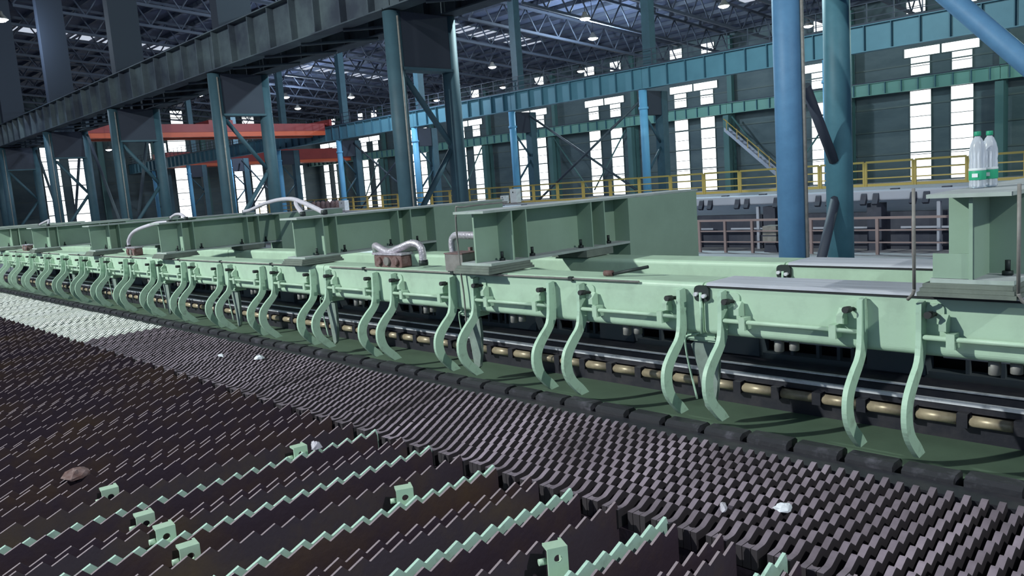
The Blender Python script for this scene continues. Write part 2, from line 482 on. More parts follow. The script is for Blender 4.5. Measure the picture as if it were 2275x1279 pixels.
# big diagonal brace between the blue column and the next one
br = thing('diagonal_brace', 'thick blue diagonal brace running down from the blue column', 'brace', (-7.34, YA, 6.4))
link('tube', MB().tube([(.45, 0, 0.10), (6.85, 0, -6.95)], .16, 14).mesh('tube', 'blue'), br)
link('gusset', boxm('gusset', 'blue', .3, .75, -.03, .03, -.5, .25), br)
br2 = thing('diagonal_brace', 'slender blue brace above the thick diagonal brace', 'brace', (-6.2, YA+.45, 6.4))
link('tube', MB().tube([(0, 0, -.3), (8.2, 0, -6.9)], .10, 10).mesh('tube', 'blue'), br2)
link('gusset', boxm('gusset', 'blue', -.25, .3, -.03, .03, -.4, .2), br2)

# bracing on the distant column lines
def xbrace(x, y, z0, z1, dx, mt, label, group):
    o = link('wind_brace', MB().tube([(0, 0, z0), (dx, 0, z1)], .09, 8).mesh('wind_brace', mt), None, (x, y, 0))
    tag(o, label, 'brace', group)
for x in (-43.6, -67.6, -91.6):
    xbrace(x+.6, YB+.9, -.3, 6.4, 10.8, 'beamdark', 'long grey wind brace between pipe columns', 'wind braces between the pipe columns')
    xbrace(x+11.4, YB+1.25, -.3, 6.4, -10.8, 'beamdark', 'long grey wind brace between pipe columns', 'wind braces between the pipe columns')
for x in (-31.6, -55.6, -79.6, -103.6):
    xbrace(x-.6, YC-.1, 6.4, .0, -5.0, 'wallcol', 'green wind brace on the windowed wall', 'wind braces on the windowed wall')
    xbrace(x-11.4, YC-.1, 6.4, .0, 5.0, 'wallcol', 'green wind brace on the windowed wall', 'wind braces on the windowed wall')
for x in (-43.34, -55.34):
    xbrace(x-.7, YA2, 6.4, -.76, -5.0, 'beamdark', 'dark wind brace between twin-pipe columns', 'wind braces between the twin-pipe columns')
    xbrace(x-11.3, YA2, 6.4, -.76, 5.0, 'beamdark', 'dark wind brace between twin-pipe columns', 'wind braces between the twin-pipe columns')

# ------------------------------------------------------------------ roof trusses
def truss_mesh(y0, y1):
    n = max(4, round((y1-y0)/2.5))
    def chord(name, d):
        ys = [y0, 8, y1] if y0 < 8 < y1 else [y0, y1]
        b = MB()
        for a, c in zip(ys, ys[1:]):
            slab(-.11, .11, a, c, d-.1, d+.1, b)
        return b.mesh(name, 'truss')
    wb = []
    for k in range(n):
        a, b = y0+(y1-y0)*k/n, y0+(y1-y0)*(k+1)/n
        m = (a+b)/2
        wb.append(MB().tube([(0, a, zr(a)-2.35), (0, m, zr(m)-.55)], .07, 5).tube([(0, m, zr(m)-.55), (0, b, zr(b)-2.35)], .07, 5).mesh('diagonal', 'truss'))
    return chord('bottom_chord', 2.4), chord('top_chord', .5), wb
for y0, y1, nm in ((-20, YA+.6, 'near'), (YA2, YB+.4, 'middle'), (YB+1.6, YC+.4, 'windowed')):
    ch, tc, wb = truss_mesh(y0, y1)
    for k in range(0, 21):
        x = -1.34-6*k
        if x < -122:
            break
        t = thing('roof_truss', 'dark lattice roof truss spanning the %s bay' % nm, 'truss', (x, 0, 0), 'roof trusses of the %s bay' % nm)
        link('bottom_chord', ch, t)
        link('top_chord', tc, t)
        for d in wb:
            link('diagonal', d, t)

# ------------------------------------------------------------------ lamps
lamp_h = MB().lathe([(.42, -.05), (.40, .02), (.18, .26), (.15, .42)], 14).mesh('housing', 'greybox')
lamp_l = {m: MB().lathe([(.08, -.20), (.28, -.15), (.40, -.045)], 14).mesh('lens', m) for m in ('lamp', 'lampwarm')}
def hanger(t):
    x, y, z = t.location
    link('hanger', MB().tube([(0, 0, .42), (0, 0, zr(y)-z)], .025, 6).mesh('hanger', 'truss'), t)
def lamp_light(o, power, col, r):
    d = bpy.data.lights.new('lamp_light', 'POINT')
    d.energy = power; d.color = col; d.shadow_soft_size = r
    link('lamp_light', d, o, (0, 0, -.65))
LIGHTS = [((-20, 24), 8000, (.66, .92, .97)), ((-44.7, 53.4), 6000, (.7, .88, 1)), ((-84.4, 46.5), 6000, (.7, .85, 1)), ((-54.3, 36.3), 5000, (.7, .85, 1)), ((-6, 54), 7000, (.7, 1, .93)), ((-54.3, 12.4), 1500, (.65, .82, 1))]
LAMPS = [(-32.0, 52.9, 1), (-39.4, 46.3, 0), (-44.7, 53.4, 1), (-59.6, 55.6, 0), (-54.3, 36.3, 0), (-84.0, 36.4, 0), (-84.4, 46.5, 0), (-94.7, 53.7, 1), (-83.2, 54.4, 1),
         (-58.9, 68.0, 0), (-71.7, 68.4, 0), (-84.4, 68.3, 0), (-54.3, 12.4, 0), (-33.2, 68.2, 0), (-20, 24, 0), (-44, 5, 0), (-6, 54, 0)]
for x, y, wm_ in LAMPS:
    t = thing('high_bay_lamp', 'lit %s high-bay lamp hanging under the roof' % ('warm white' if wm_ else 'cool white'), 'lamp', (x, y, 13.0),
              'lit %s high-bay lamps' % ('warm' if wm_ else 'cool'))
    link('housing', lamp_h, t)
    link('lens', lamp_l['lampwarm' if wm_ else 'lamp'], t)
    hanger(t)
    for q, pw, cl in LIGHTS:
        if q == (x, y):
            lamp_light(t, pw, cl, .35)
lf = thing('high_bay_lamp', 'lit lamp hanging low before the gable wall', 'lamp', (-118, 37.6, 10.0))
link('housing', lamp_h, lf); link('lens', lamp_l['lamp'], lf); hanger(lf)

for pos, pw, cl, lab in ((KEY_POS, KEY_W, (0.93, 1.0, 0.93), 'strong flood lamp hanging over the near end of the bed'), (KEY2_POS, KEY2_W, (0.93, 1.0, 0.95), 'second flood lamp hanging beyond the bottles girder')):
    kl = thing('flood_lamp', lab, 'lamp', pos)
    link('housing', lamp_h, kl)
    link('lens', lamp_l['lamp'], kl)
    hanger(kl)
    lamp_light(kl, pw, cl, .22)

# ------------------------------------------------------------------ overhead cranes
def crane(x, y0, y1, zb, zt, rail0, rail1, label):
    t = thing('bridge_crane', label, 'crane', (x, y0, zb))
    L = y1-y0
    for dx in (0, -2.4):
        g = link('bridge_girder', boxm('bridge_girder', 'red', -.35, .35, .35, L-.35, .42, zt-zb), t, (dx, 0, 0))
        link('lower_flange', boxm('lower_flange', 'orange', -.42, .42, .4, L-.4, .0, .4), g)
    for (a, b, r) in ((-.12, .12, rail0), (L-.12, L+.12, rail1)):
        link('end_carriage', boxm('end_carriage', 'red', -3.3, .9, a, b, r-zb+.02, max(zt-zb, r-zb+.6)), t)
    for y_ in (.12, L-.35):
        link('end_bracket', boxm('end_bracket', 'red', -2.9, .5, y_, y_+.23, max(rail0, rail1)-zb+.1, zt-zb), t)
    tr = link('trolley', boxm('trolley', 'red', -2.6, .2, L*.55, L*.55+2.2, zt-zb, zt-zb+.35), t)
    link('hoist_drum', MB().tube([(-2.2, L*.55+1, zt-zb+.5), (-.2, L*.55+1, zt-zb+.5)], .2, 10).mesh('hoist_drum', 'greybox'), tr)
crane(-69.6, YA2, YB, 7.40, 8.5, 8.27, 8.24, 'red overhead bridge crane with an orange lower edge')
crane(-111.6, YB, YC, 6.9, 8.9, 8.24, 7.87, 'red overhead bridge crane beyond the blue runway beam')

# ------------------------------------------------------------------ second line across the hall
pb_ = struct('floor_platform', boxm('floor_platform', 'floor', -95, 25, 36.6, 41.2, -.1, .2), label='raised walkway slab beside the bright blue columns')
for i in range(40):
    x1 = 10-2.15*i
    railing('guard_rail_panel', 'yellow guard rail panel on the raised walkway', 'yellow guard rail panels', 'railing', x1-2.05, x1, 37.6, .2, 1.1, 2, 'yellow', .045, 2, True)
mb = thing('bar_machine', 'dark parallel machine line across the hall', 'machine', (0, 20.8, FZ))
link('body', boxm('body', 'machine', -70, 8, .35, 12.0, 0, .95), mb)
for i in range(26):
    x = 6-2.9*i
    link('leg', boxm('leg', 'machine', x-.18, x+.18, .0, .35, 0, 1.2), mb)
link('beam', MB().prism(rrect(-.1, .3, 1.27, 1.53, .05), 'x', -70, 8).mesh('beam', 'palebeam'), mb)
link('cover', boxm('cover', 'palebeam', -70, 8, .31, .8, 1.40, 1.44), mb)
nm_ = MB().prism([(-.13, 1.44), (-.10, 1.46), (-.10, 1.24), (-.16, 1.16), (-.24, 1.20), (-.18, 1.30)], 'x', -.07, .07).mesh('kick_arm', 'machine')
for i in range(64):
    x = 6-1.2*(i//2)-(.3 if i % 2 else 0)
    link('kick_arm', nm_, mb, (x, 0, 0))
for i in range(40):
    link('slot_cover', boxm('slot_cover', 'machine', -.10, .10, .0, .12, 1.53, 1.56), mb, (5.2-1.2*i, 0, 0))
for i in range(14):
    link('support_frame', MB().box(-.04, .04, .2, .3, 0, 1.2).box(-.9, .9, .25, .3, .55, .6).mesh('support_frame', 'palebeam'), mb, (-2.2-2.4*i, -.12, 0))
rr = thing('handrail', 'faded reddish handrail in front of the dark machine line', 'railing', (0, 19.9, FZ))
po = boxm('post', 'pinkrail', -.035, .035, -.035, .035, 0, .88)
for k in range(44):
    link('post', po, rr, (-.5-.84*k, 0, 0))
for n, z, r_ in (('top_rail', .9, .028), ('mid_rail', .6, .016), ('mid_rail', .3, .016)):
    link(n, boxm(n, 'pinkrail', -36.8, -.4, -r_, r_, z-r_, z+r_), rr)
mo = thing('motor_box', 'pale grey motor box on a dark stand behind the handrail', 'motor', (-11.0, 20.25, FZ))
link('housing', MB().prism(rrect(-.2, .2, .28, .72, .04), 'y', -.2, .2).mesh('housing', 'greybox'), mo)
link('stand', MB().prism([(-.2, 0), (.2, 0), (.13, .28), (-.13, .28)], 'y', -.15, .15).mesh('stand', 'machine'), mo)
link('fin_band', boxm('fin_band', 'machine', -.21, .21, -.21, .21, .44, .47), mo)
for (x, y, w_, h_, lab) in ((-38.3, 36.95, .62, .95, 'tall white cabinet on the raised walkway'), (-39.35, 36.95, .42, .55, 'short white cabinet next to the tall one'), (-59.2, 36.95, .9, .9, 'pale cabinet beside dark red gas bottles')):
    t = thing('control_cabinet', lab, 'cabinet', (x, y, .2))
    link('body', boxm('body', 'white', -w_/2, w_/2, -.2, .2, .05, h_), t)
    link('door', boxm('door', 'white', -w_/2+.03, w_/2-.03, -.22, -.2, .09, h_-.04), t)
    link('mark', boxm('mark', 'rubber', -.05, .05, -.226, -.22, h_*.72, h_*.82), t)
    link('plinth', boxm('plinth', 'rust', -w_/2, w_/2, -.2, .2, 0, .05), t)
for i in range(6):
    t = thing('gas_bottle', 'dark red gas bottle standing on the raised walkway', 'gas bottle', (-60.6-.8*i, 37.2, .2), 'dark red gas bottles')
    link('shell', MB().lathe([(.2, 0), (.24, .05), (.24, .75), (.14, .92), (.05, .96)], 12).mesh('shell', 'rust'), t)
    link('valve', MB().lathe([(.05, .96), (.06, 1.0), (.04, 1.06)], 8).mesh('valve', 'bolt'), t)
# stair on the windowed wall
st = thing('wall_stair', 'pale steel stair climbing beside the windowed wall', 'stair', (-43.2, 70.6, .2))
for dy in (0, .9):
    link('stringer', MB().prism([(0, 5.2), (0, 4.8), (6.2, -.6), (6.2, -.2)], 'y', dy, dy+.06).mesh('stringer', 'palebeam'), st)
trd = boxm('tread', 'palebeam', -.15, .15, .06, .9, 0, .04)
for k in range(16):
    link('tread', trd, st, (.2+k*.38, 0, 4.75-k*.335))
link('handrail', MB().tube([(0, 0, 6.0), (6.2, 0, .6)], .05, 6).mesh('handrail', 'yellow'), st)
for k in range(6):
    link('baluster', boxm('baluster', 'yellow', -.03, .03, -.03, .03, 0, 1.0), st, (.3+k*1.1, 0, 4.85-k*.95))

# ================================================================== the cooling bed
P0, DX, TP = -1.58, .2985, .11
def rake_mesh(name, n, ytop, th, zb, mside, mtop, rise=.034, ramp=.078):
    # a sawtooth bar standing in the YZ plane: long ramp rising towards +Y, short drop behind each tip
    b = MB()
    pts = []
    for k in range(n):
        yt = ytop-TP*(n-1-k)
        pts += [(yt-ramp, -rise), (yt, 0.0)]
    pts.append((pts[-1][0]+.012, -rise))
    for x in (-th/2, th/2):
        for y, z in pts:
            b.v.append((x, y, z))
        for y, z in pts:
            b.v.append((x, y, zb))
    N = len(pts)
    for i in range(N-1):
        top = 1 if i % 2 == 0 else 0
        b.face([i, i+1, 2*N+i+1, 2*N+i][::-1], top)
        b.face([N+i, N+i+1, i+1, i][::-1], 0)
        b.face([2*N+i, 2*N+i+1, 3*N+i+1, 3*N+i][::-1], 0)
        b.face([3*N+i, 3*N+i+1, N+i+1, N+i][::-1], 0)
    b.face([0, 2*N, 3*N, N], 0)
    b.face([N-1, 2*N-1, 4*N-1, 3*N-1], 0)
    return b.mesh(name, mside, mtop)
NT = 36
brown = rake_mesh('rake_bar', NT, 2.92, .013, -.34, 'rakeface', 'raketop')
brown2 = rake_mesh('rake_bar', NT, 2.885, .013, -.34, 'rakeface', 'raketop')
green = rake_mesh('rake_bar', NT, 2.92, .016, -.34, 'rakemint', 'rakemint')
rakebed = []
for k in range(-7, 60):
    x = P0-DX*k
    if k % 2 == 0:
        gr = k <= 10
        o = link('rake_bar', green if gr else brown, None, (x, 0, 0))
        tag(o, 'mint painted sawtooth rake bar of the cooling bed' if gr else 'dark brown sawtooth rake bar of the cooling bed', 'rake bar', 'mint rake bars' if gr else 'brown rake bars')
        o = link('rake_bar', brown2, None, (x+.08, 0 if k < 6 else -.022, 0 if k < 6 else .016))
        tag(o, 'dark brown sawtooth rake bar standing close against a mint one' if gr else 'dark brown sawtooth rake bar of the cooling bed', 'rake bar', 'brown rake bars against mint ones' if gr else 'brown rake bars')
    else:
        o = link('rake_bar', brown, None, (x, 0, 0))
        tag(o, 'dark brown sawtooth rake bar of the cooling bed', 'rake bar', 'brown rake bars')
        if k % 4 == 1:
            o = link('rake_bar', brown2, None, (x+.08, 0, -.002))
            tag(o, 'dark brown sawtooth rake bar of the cooling bed', 'rake bar', 'brown rake bars')
# cross beams that carry the rake bars
for y in (-.4, .9, 2.0, 2.78):
    o = link('bearer_beam', boxm('bearer_beam', 'rakeface', -20, .9, -.08, .08, -.62, -.34), None, (0, y, 0))
    tag(o, 'dark rusty bearer beam under the rake bars', 'beam', 'bearer beams under the rake bars')
    for x in range(-19, 1, 3):
        q = link('leg', boxm('leg', 'rakeface', -.07, .07, -.07, .07, -.8, -.62), o, (x, 0, 0))

# dense grid plates between the rake bars and the trough
def grid_mesh(name, mside, mtop):
    b = MB()
    th = .029
    yt0, n = 3.07, 9
    for fx in (-.0373, .0373):
        pts = [(2.925, -.036), (2.99, -.034)]
        for k in range(n):
            yt = yt0+TP*k
            pts += [(yt-.066, -.030), (yt-.012, -.003), (yt, 0.0)]
        pts.append((pts[-1][0]+.012, -.034))
        base = len(b.v)
        N = len(pts)
        for x in (fx-th/2, fx+th/2):
            for y, z in pts:
                b.v.append((x, y, z))
            for y, z in pts:
                b.v.append((x, y, -.13))
        for i in range(N-1):
            drop = (i >= 4 and (i-4) % 3 == 0)
            for q, m in (([i, i+1, 2*N+i+1, 2*N+i], 0 if drop else 1), ([N+i, N+i+1, i+1, i], 0), ([2*N+i, 2*N+i+1, 3*N+i+1, 3*N+i], 0)):
                b.face([base+j for j in q][::-1], m)
        b.face([base+j for j in (0, 2*N, 3*N, N)], 0)
        b.face([base+j for j in (N-1, 2*N-1, 4*N-1, 3*N-1)], 0)
    # U-shaped near end that joins the two fingers, and a lower web
    t = [(-.0193, 2.925), (.0193, 2.925), (.0193, 2.972), (.008, 2.962), (-.008, 2.962), (-.0193, 2.972)]
    b.prism(t, 'z', -.13, -.0362, 0)
    b.m[-1] = 1
    b.box(-.0193, .0193, 2.97, 4.0, -.13, -.10, 0)
    return b.mesh(name, mside, mtop)
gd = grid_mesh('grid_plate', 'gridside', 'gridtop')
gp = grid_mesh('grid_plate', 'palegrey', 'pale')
rg = random.Random(3)
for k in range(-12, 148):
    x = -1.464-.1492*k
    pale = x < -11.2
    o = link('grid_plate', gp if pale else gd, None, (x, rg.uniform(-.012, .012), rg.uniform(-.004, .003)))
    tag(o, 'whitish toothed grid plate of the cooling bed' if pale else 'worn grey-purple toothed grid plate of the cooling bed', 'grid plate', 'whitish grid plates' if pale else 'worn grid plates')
o = link('grid_bearer', MB().box(-26, 1, 2.93, 3.05, -.5, -.135).box(-26, 1, 3.85, 3.97, -.5, -.135).box(-26, 1, 2.96, 3.0, -.8, -.5).mesh('grid_bearer', 'rakeface'))
tag(o, 'dark rusty bearer under the toothed grid plates', 'beam')
# dark edge blocks beside the trough
eb = MB().prism([(4.185, -.105), (4.185, -.030), (4.215, -.012), (4.30, -.012), (4.325, -.03), (4.325, -.105)], 'x', -.126, .126).mesh('edge_block', 'block')
for k in range(-5, 82):
    o = link('edge_block', eb, None, (-1.165-.2985*k, 0, rg.uniform(-.008, .004)))
    tag(o, 'dark steel edge block along the green trough', 'block', 'dark edge blocks along the trough')
o = link('edge_rail', MB().box(-26, 1.5, 4.03, 4.18, -.3, -.055).box(-26, 1.5, 4.18, 4.33, -.3, -.118).box(-26, 1.5, 4.1, 4.2, -.8, -.3).mesh('edge_rail', 'black'))
tag(o, 'black rail carrying the dark edge blocks', 'rail')
# green trough
tr = thing('trough', 'dark green trough under the kick-off hooks', 'trough', (0, 4.35, -.13))
link('bottom_plate', boxm('bottom_plate', 'trough', -26, 1.5, 0, .76, -.02, 0), tr)
link('front_lip', boxm('front_lip', 'trough', -26, 1.5, -.015, 0, -.1, .055), tr)
link('support', boxm('support', 'black', -26, 1.5, .3, .4, -.67, -.02), tr)

# roller line behind the trough
rl = thing('roller_bench', 'black oily roller bench behind the green trough', 'roller bench', (0, 5.1, 0))
link('lower_bar', boxm('lower_bar', 'black', -26, 1.5, 0, .3, -.13, -.028), rl)
link('back_panel', boxm('back_panel', 'black', -26, 1.5, .11, .3, -.028, .05), rl)
link('upper_bar', MB().prism([(.0, .045), (.0, .095), (.02, .10), (.06, .15), (.3, .15), (.3, .045)], 'x', -26, 1.5).mesh('upper_bar', 'black'), rl)
link('front_edge_strip', boxm('front_edge_strip', 'steel', -26, 1.5, -.004, .022, .084, .108), rl)
link('top_edge_strip', boxm('top_edge_strip', 'steel', -26, 1.5, .05, .085, .150, .157), rl)
link('base', boxm('base', 'black', -26, 1.5, .05, .3, -.8, -.13), rl)
rollm = MB().tube([(-.115, 0, 0), (.115, 0, 0)], .034, 12).mesh('brass_roller', 'gold')
axm = MB().tube([(-.145, 0, 0), (.145, 0, 0)], .014, 8).mesh('axle', 'black')
bbm = MB().prism([(-.03, -.04), (.03, -.04), (.03, .04), (-.03, .04)], 'z', -.04, .045).mesh('bearing_block', 'black')
for k in range(0, 86):
    x = -.22-.2985*k
    o = link('brass_roller', rollm, rl, (x, -.025, .006))
    link('axle', axm, o)
    link('bearing_block', bbm, rl, (x+.149, -.025, .008))
# frame behind the roller bench
fr = thing('back_frame', 'dark blue-grey steel frame under the twin box beams', 'frame', (0, 5.5, 0))
link('sill', boxm('sill', 'darkblue', -26, 1.5, 0, .12, -.8, .17), fr)
link('header', boxm('header', 'darkblue', -26, 1.5, .0, .12, .36, .50), fr)
pan = boxm('panel', 'darkblue', -.19, .19, -.05, .1, .15, .44)
slt = boxm('slat', 'darkblue', -.012, .012, .02, .06, .17, .36)
for k in range(0, 22):
    x = -2.1-1.194*k
    link('panel', pan, fr, (x+1.194, 0, 0))
    for d in (-.42, -.32, .42, .62):
        link('slat', slt, fr, (x+1.194+d, 0, 0))
link('rear_panel', boxm('rear_panel', 'black', -26, 1.5, .55, .6, -.8, .52), fr)
pip = MB().tube([(-.3, 0, 0), (.3, 0, 0)], .022, 10).mesh('pipe', 'steel')
for k in range(0, 22):
    link('steel_pipe', pip, fr, (-1.5-1.194*k+.02, -.10, .315))

# ------------------------------------------------------------------ twin box beams
joints = [1.6, -2.93, -7.68, -12.45, -17.2, -22.0, -28.0]
def beam_profile(y0):
    return rrect(y0, y0+.34, .52, .86, .035, 5)
front = []
for bi, y0 in enumerate((4.46, 5.55)):
    which = 'front' if bi == 0 else 'rear'
    for j in range(6):
        x1, x0 = joints[j], joints[j+1]
        lab = ('mint %s box beam section topped with silver cladding' % which) if j == 0 else 'mint %s box beam section, %s along from the silver-clad section' % (which, ORD[j-1])
        t = thing('box_beam', lab, 'beam', ((x0+x1)/2, y0, .52), None if j == 0 else 'mint %s box beam sections' % which)
        if bi == 0:
            front.append((x0, x1, t))
        hx = (x1-x0)/2-.006
        pr0 = [(a-y0, b-.52) for a, b in beam_profile(y0)]
        link('tube', MB().prism(pr0, 'x', -hx, hx, smooth=False).mesh('tube', 'mint'), t)
        if j == 0:
            prf = [(-.012, .325), (-.012, .338), (.005, .344), (.17, .3455), (.335, .344), (.352, .338), (.352, .325), (.345, .337), (.33, .3412), (.17, .3415), (.01, .3412), (-.005, .337)]
            link('cladding', MB().prism(prf, 'x', -hx+.03, hx, smooth=False).mesh('cladding', 'silver'), t)
            link('edge_line', boxm('edge_line', 'rubber', -hx+.03, hx, -.006, .0, .312, .3235), t)
        elif bi == 0:
            link('conduit', MB().tube([(-hx+.15, -.012, .328), (hx-.5, -.012, .328)], .009, 6).mesh('conduit', 'greybox'), t)
            for q in range(3):
                link('conduit_clip', boxm('conduit_clip', 'bolt', -.02, .02, -.025, .0, .312, .344), t, (-hx+.8+q*1.4, 0, 0))
    # dirty coupling at the first joint
    t = thing('pipe_coupling', 'greasy dark coupling on the joint of the mint %s box beam' % which, 'coupling', (-2.93 if bi == 0 else -2.93, y0, .80))
    link('clamp', MB().prism(rrect(-.055, .055, -.06, .045, .03), 'y', -.02, .0).mesh('clamp', 'bolt'), t)
    link('bolt', MB().tube([(-.03, -.05, -.01), (-.03, -.02, -.01)], .014, 6).mesh('bolt', 'steel'), t)
    link('bolt', MB().tube([(.03, -.05, -.02), (.03, -.02, -.02)], .014, 6).mesh('bolt', 'steel'), t)
    link('drop_pipe', MB().tube([(0, -.03, .0), (0, -.03, -.27)], .010, 6).mesh('drop_pipe', 'hook'), t)
rodb = thing('steel_bar', 'dark steel bar lying across the top of the front box beam', 'bar', (-3.78, 4.56, .862))
link('shank', MB().tube([(0, 0, .012), (.30, .06, .07)], .012, 8).mesh('shank', 'bolt'), rodb)
link('head', MB().tube([(-.05, -.01, .022), (.02, .004, .022)], .022, 8).mesh('head', 'rust'), rodb)

# ------------------------------------------------------------------ kick-off hook units on the front beam
HF = [(4.388, .815), (4.378, .62), (4.352, .51), (4.285, .445), (4.225, .385), (4.19, .335), (4.173, .275), (4.176, .195), (4.215, .115), (4.29, .035), (4.345, -.012)]
HB = [(4.43, -.005), (4.372, .06), (4.298, .13), (4.266, .195), (4.260, .265), (4.284, .325), (4.33, .38), (4.398, .45), (4.442, .52), (4.462, .62), (4.456, .80), (4.44, .825)]
def smooth(pts, n=3):
    P = [Vector((a, b, 0)) for a, b in pts]
    return [(v.x, v.y) for v in arc(P, n)]
hp = [(a-4.4, b) for a, b in smooth(HF)+smooth(HB)]
hook_m = MB().prism(hp[::-1], 'x', -.014, .014).mesh('hook', 'hook')
UW = .884
rod_m = MB().tube([(-UW/2, 0, .635), (UW/2, 0, .635)], .014, 10).mesh('rod', 'mint')
lug_m = boxm('lug', 'mint', -.02, .02, -.022, .062, .585, .665)
lev_m = MB().prism([(-.012, .675), (.055, .66), (.055, .745), (.03, .76), (-.012, .72)], 'x', -.018, .018).mesh('lever', 'mint')
knob_m = MB().tube([(0, .06, .752), (0, -.005, .76)], .012, 8).tube([(0, -.004, .76), (0, -.062, .765)], .019, 10).mesh('stop_bolt', 'rubber')
pad_m = MB().prism(rrect(-.045, .045, .70, .81, .03), 'y', .05, .062).mesh('bolt_pad', 'mint')
noz_m = MB().lathe([(.026, -.085), (.03, -.08), (.03, .0)], 10).mesh('nozzle', 'greybox')
for j in range(-1, 20):
    xc = (-2.764-1.194*j)+UW/2
    t = thing('kick_off_unit', 'mint rod with two S-shaped kick-off hooks under the bottles girder' if j < 0 else 'mint rod with two S-shaped kick-off hooks, %s along from the bottles girder' % ORD[j], 'hook unit', (xc, 4.4, 0), 'kick-off hook units on the front box beam')
    for s in (-1, 1):
        link('hook', hook_m, t, (s*UW/2, 0, 0))
        link('lug', lug_m, t, (s*(UW/2-.155), 0, 0))
        link('lever', lev_m, t, (s*(UW/2-.115), 0, 0))
        link('stop_bolt', knob_m, t, (s*(UW/2-.06), 0, 0), None)
        link('bolt_pad', pad_m, t, (s*(UW/2-.06), 0, 0))
    link('rod', rod_m, t)
    for d, sc in ((-.13, 1), (-.03, .8)):
        for (a, b, bt) in front:
            if a < xc+d <= b:
                nz = link('spray_nozzle', noz_m, bt, (xc+d-(a+b)/2, .09, .0))
                nz.scale = (1, 1, sc)
for j in range(0, 10):
    xc = -3.0-2.388*j
    t = thing('sensor_guard', 'grey-green sensor guard hanging between two kick-off hooks', 'sensor guard', (xc, 4.55, 0), 'sensor guards between the hooks')
    link('bracket', MB().box(-.11, .11, -.03, .12, .455, .515).box(-.12, .12, -.045, -.03, .47, .49).mesh('bracket', 'mint'), t)
    link('guard', MB().prism([(-.10, .42), (-.06, .455), (.05, .46), (.10, .44), (.11, .3), (.09, .12), (.06, .0), (.02, -.03), (-.01, .0), (-.05, .25)], 'y', .0, .03).mesh('guard', 'guardpaint'), t)
    link('wire_frame', MB().tube(arc([(.02, -.06, .68), (.02, -.06, .53), (-.09, -.05, .49), (-.115, -.045, .44), (-.10, -.04, .30), (-.05, -.03, .05)], 6), .007, 6).mesh('wire_frame', 'hook'), t)

# ------------------------------------------------------------------ cross girders
GX = [-1.32, -5.07, -8.10, -12.08, -15.33, -19.2, -22.5, -26.3, -29.5]
H = .455
GL = 1.83
web_m = boxm('web', 'girder', -.009, .009, 0, GL, .022, H-.02)
tf_m = MB().box(-.19, .19, -.05, GL+1.2, H-.02, H, 0, 1).mesh('top_flange', 'flange', 'dusty')
bf_m = MB().box(-.19, .19, -.0, GL, 0, .022, 0, 1).mesh('bottom_flange', 'flange', 'dusty')
stf_m = MB().box(-.185, -.009, -.007, .007, .022, H-.02).mesh('stiffener', 'girder')
stf2_m = MB().box(.009, .185, -.007, .007, .022, H-.02).mesh('stiffener', 'girder')
post_m = boxm('post', 'girder', -.19, .19, GL, GL+1.17, -1.73, H-.021)
pk_m = [boxm('packing_plate', 'packer', -.235+.01*i, .215-.01*i, -.06+.012*i, .47-.012*i, -.021*(3-i), -.021*(2-i)-.001) for i in range(3)]
pk2_m = boxm('packing_plate', 'packer', -.22, .22, 1.15, 1.53, -.063, -.001)
bl_m = MB().tube([(0, 0, .022), (0, 0, .045)], .026, 6).tube([(0, 0, .045), (0, 0, .10)], .013, 8).mesh('bolt', 'bolt')
gus_m = boxm('end_plate', 'girder', -.18, -.009, .01, .022, .024, .15)
for i, x in enumerate(GX):
    lab = 'green cross girder with two water bottles on top' if i == 0 else '%s green cross girder along from the one with the water bottles' % ORD[i-1]
    t = thing('cross_girder', lab, 'girder', (x, 4.38, .93), 'green cross girders')
    link('web', web_m, t); link('top_flange', tf_m, t); link('bottom_flange', bf_m, t)
    for y in (.27, .44, 1.29, 1.475):
        link('stiffener', stf_m, t, (0, y, 0))
        link('stiffener', stf2_m, t, (0, y, 0))
    link('post', post_m, t)
    for p in pk_m:
        link('packing_plate', p, t)
    link('packing_plate', pk2_m, t)
    for bx in (-.11, .11):
        for by in (.2, .56, 1.2, 1.6):
            link('bolt', bl_m, t, (bx, by, 0))
    if i == 0:
        link('end_plate', gus_m, t)

# bottles
def bottle(x, y, lab):
    t = thing('water_bottle', lab, 'bottle', (x, y, 1.3855))
    r = .0405
    link('body', MB().lathe([(.030, 0), (r-.002, .006), (r, .02), (r-.002, .04), (r, .055), (r-.001, .11), (r, .125), (r-.003, .15), (r, .17), (r-.001, .20), (r-.008, .235), (.022, .262), (.0135, .272), (.0135, .28)], 20).mesh('body', 'pet'), t)
    link('cap', MB().lathe([(.0165, .277), (.0168, .282), (.0168, .298), (.0155, .301)], 16).mesh('cap', 'cap'), t)
    lb = link('label_band', MB().lathe([(r+.0008, .045), (r+.0012, .047), (r+.0012, .092), (r+.0008, .094)], 20).mesh('label_band', 'label'), t)
    link('label_stripe', MB().lathe([(r+.0008, .095), (r+.0012, .096), (r+.0012, .106), (r+.0008, .107)], 20).mesh('label_stripe', 'paperwhite'), lb)
    link('label_mark', boxm('label_mark', 'paperwhite', -.014, .014, -r-.0022, -r-.001, .06, .08), lb)
bottle(-1.419, 4.815, 'clear water bottle with green cap standing beside the front edge')
bottle(-1.394, 4.93, 'clear water bottle with green cap standing further along the flange')

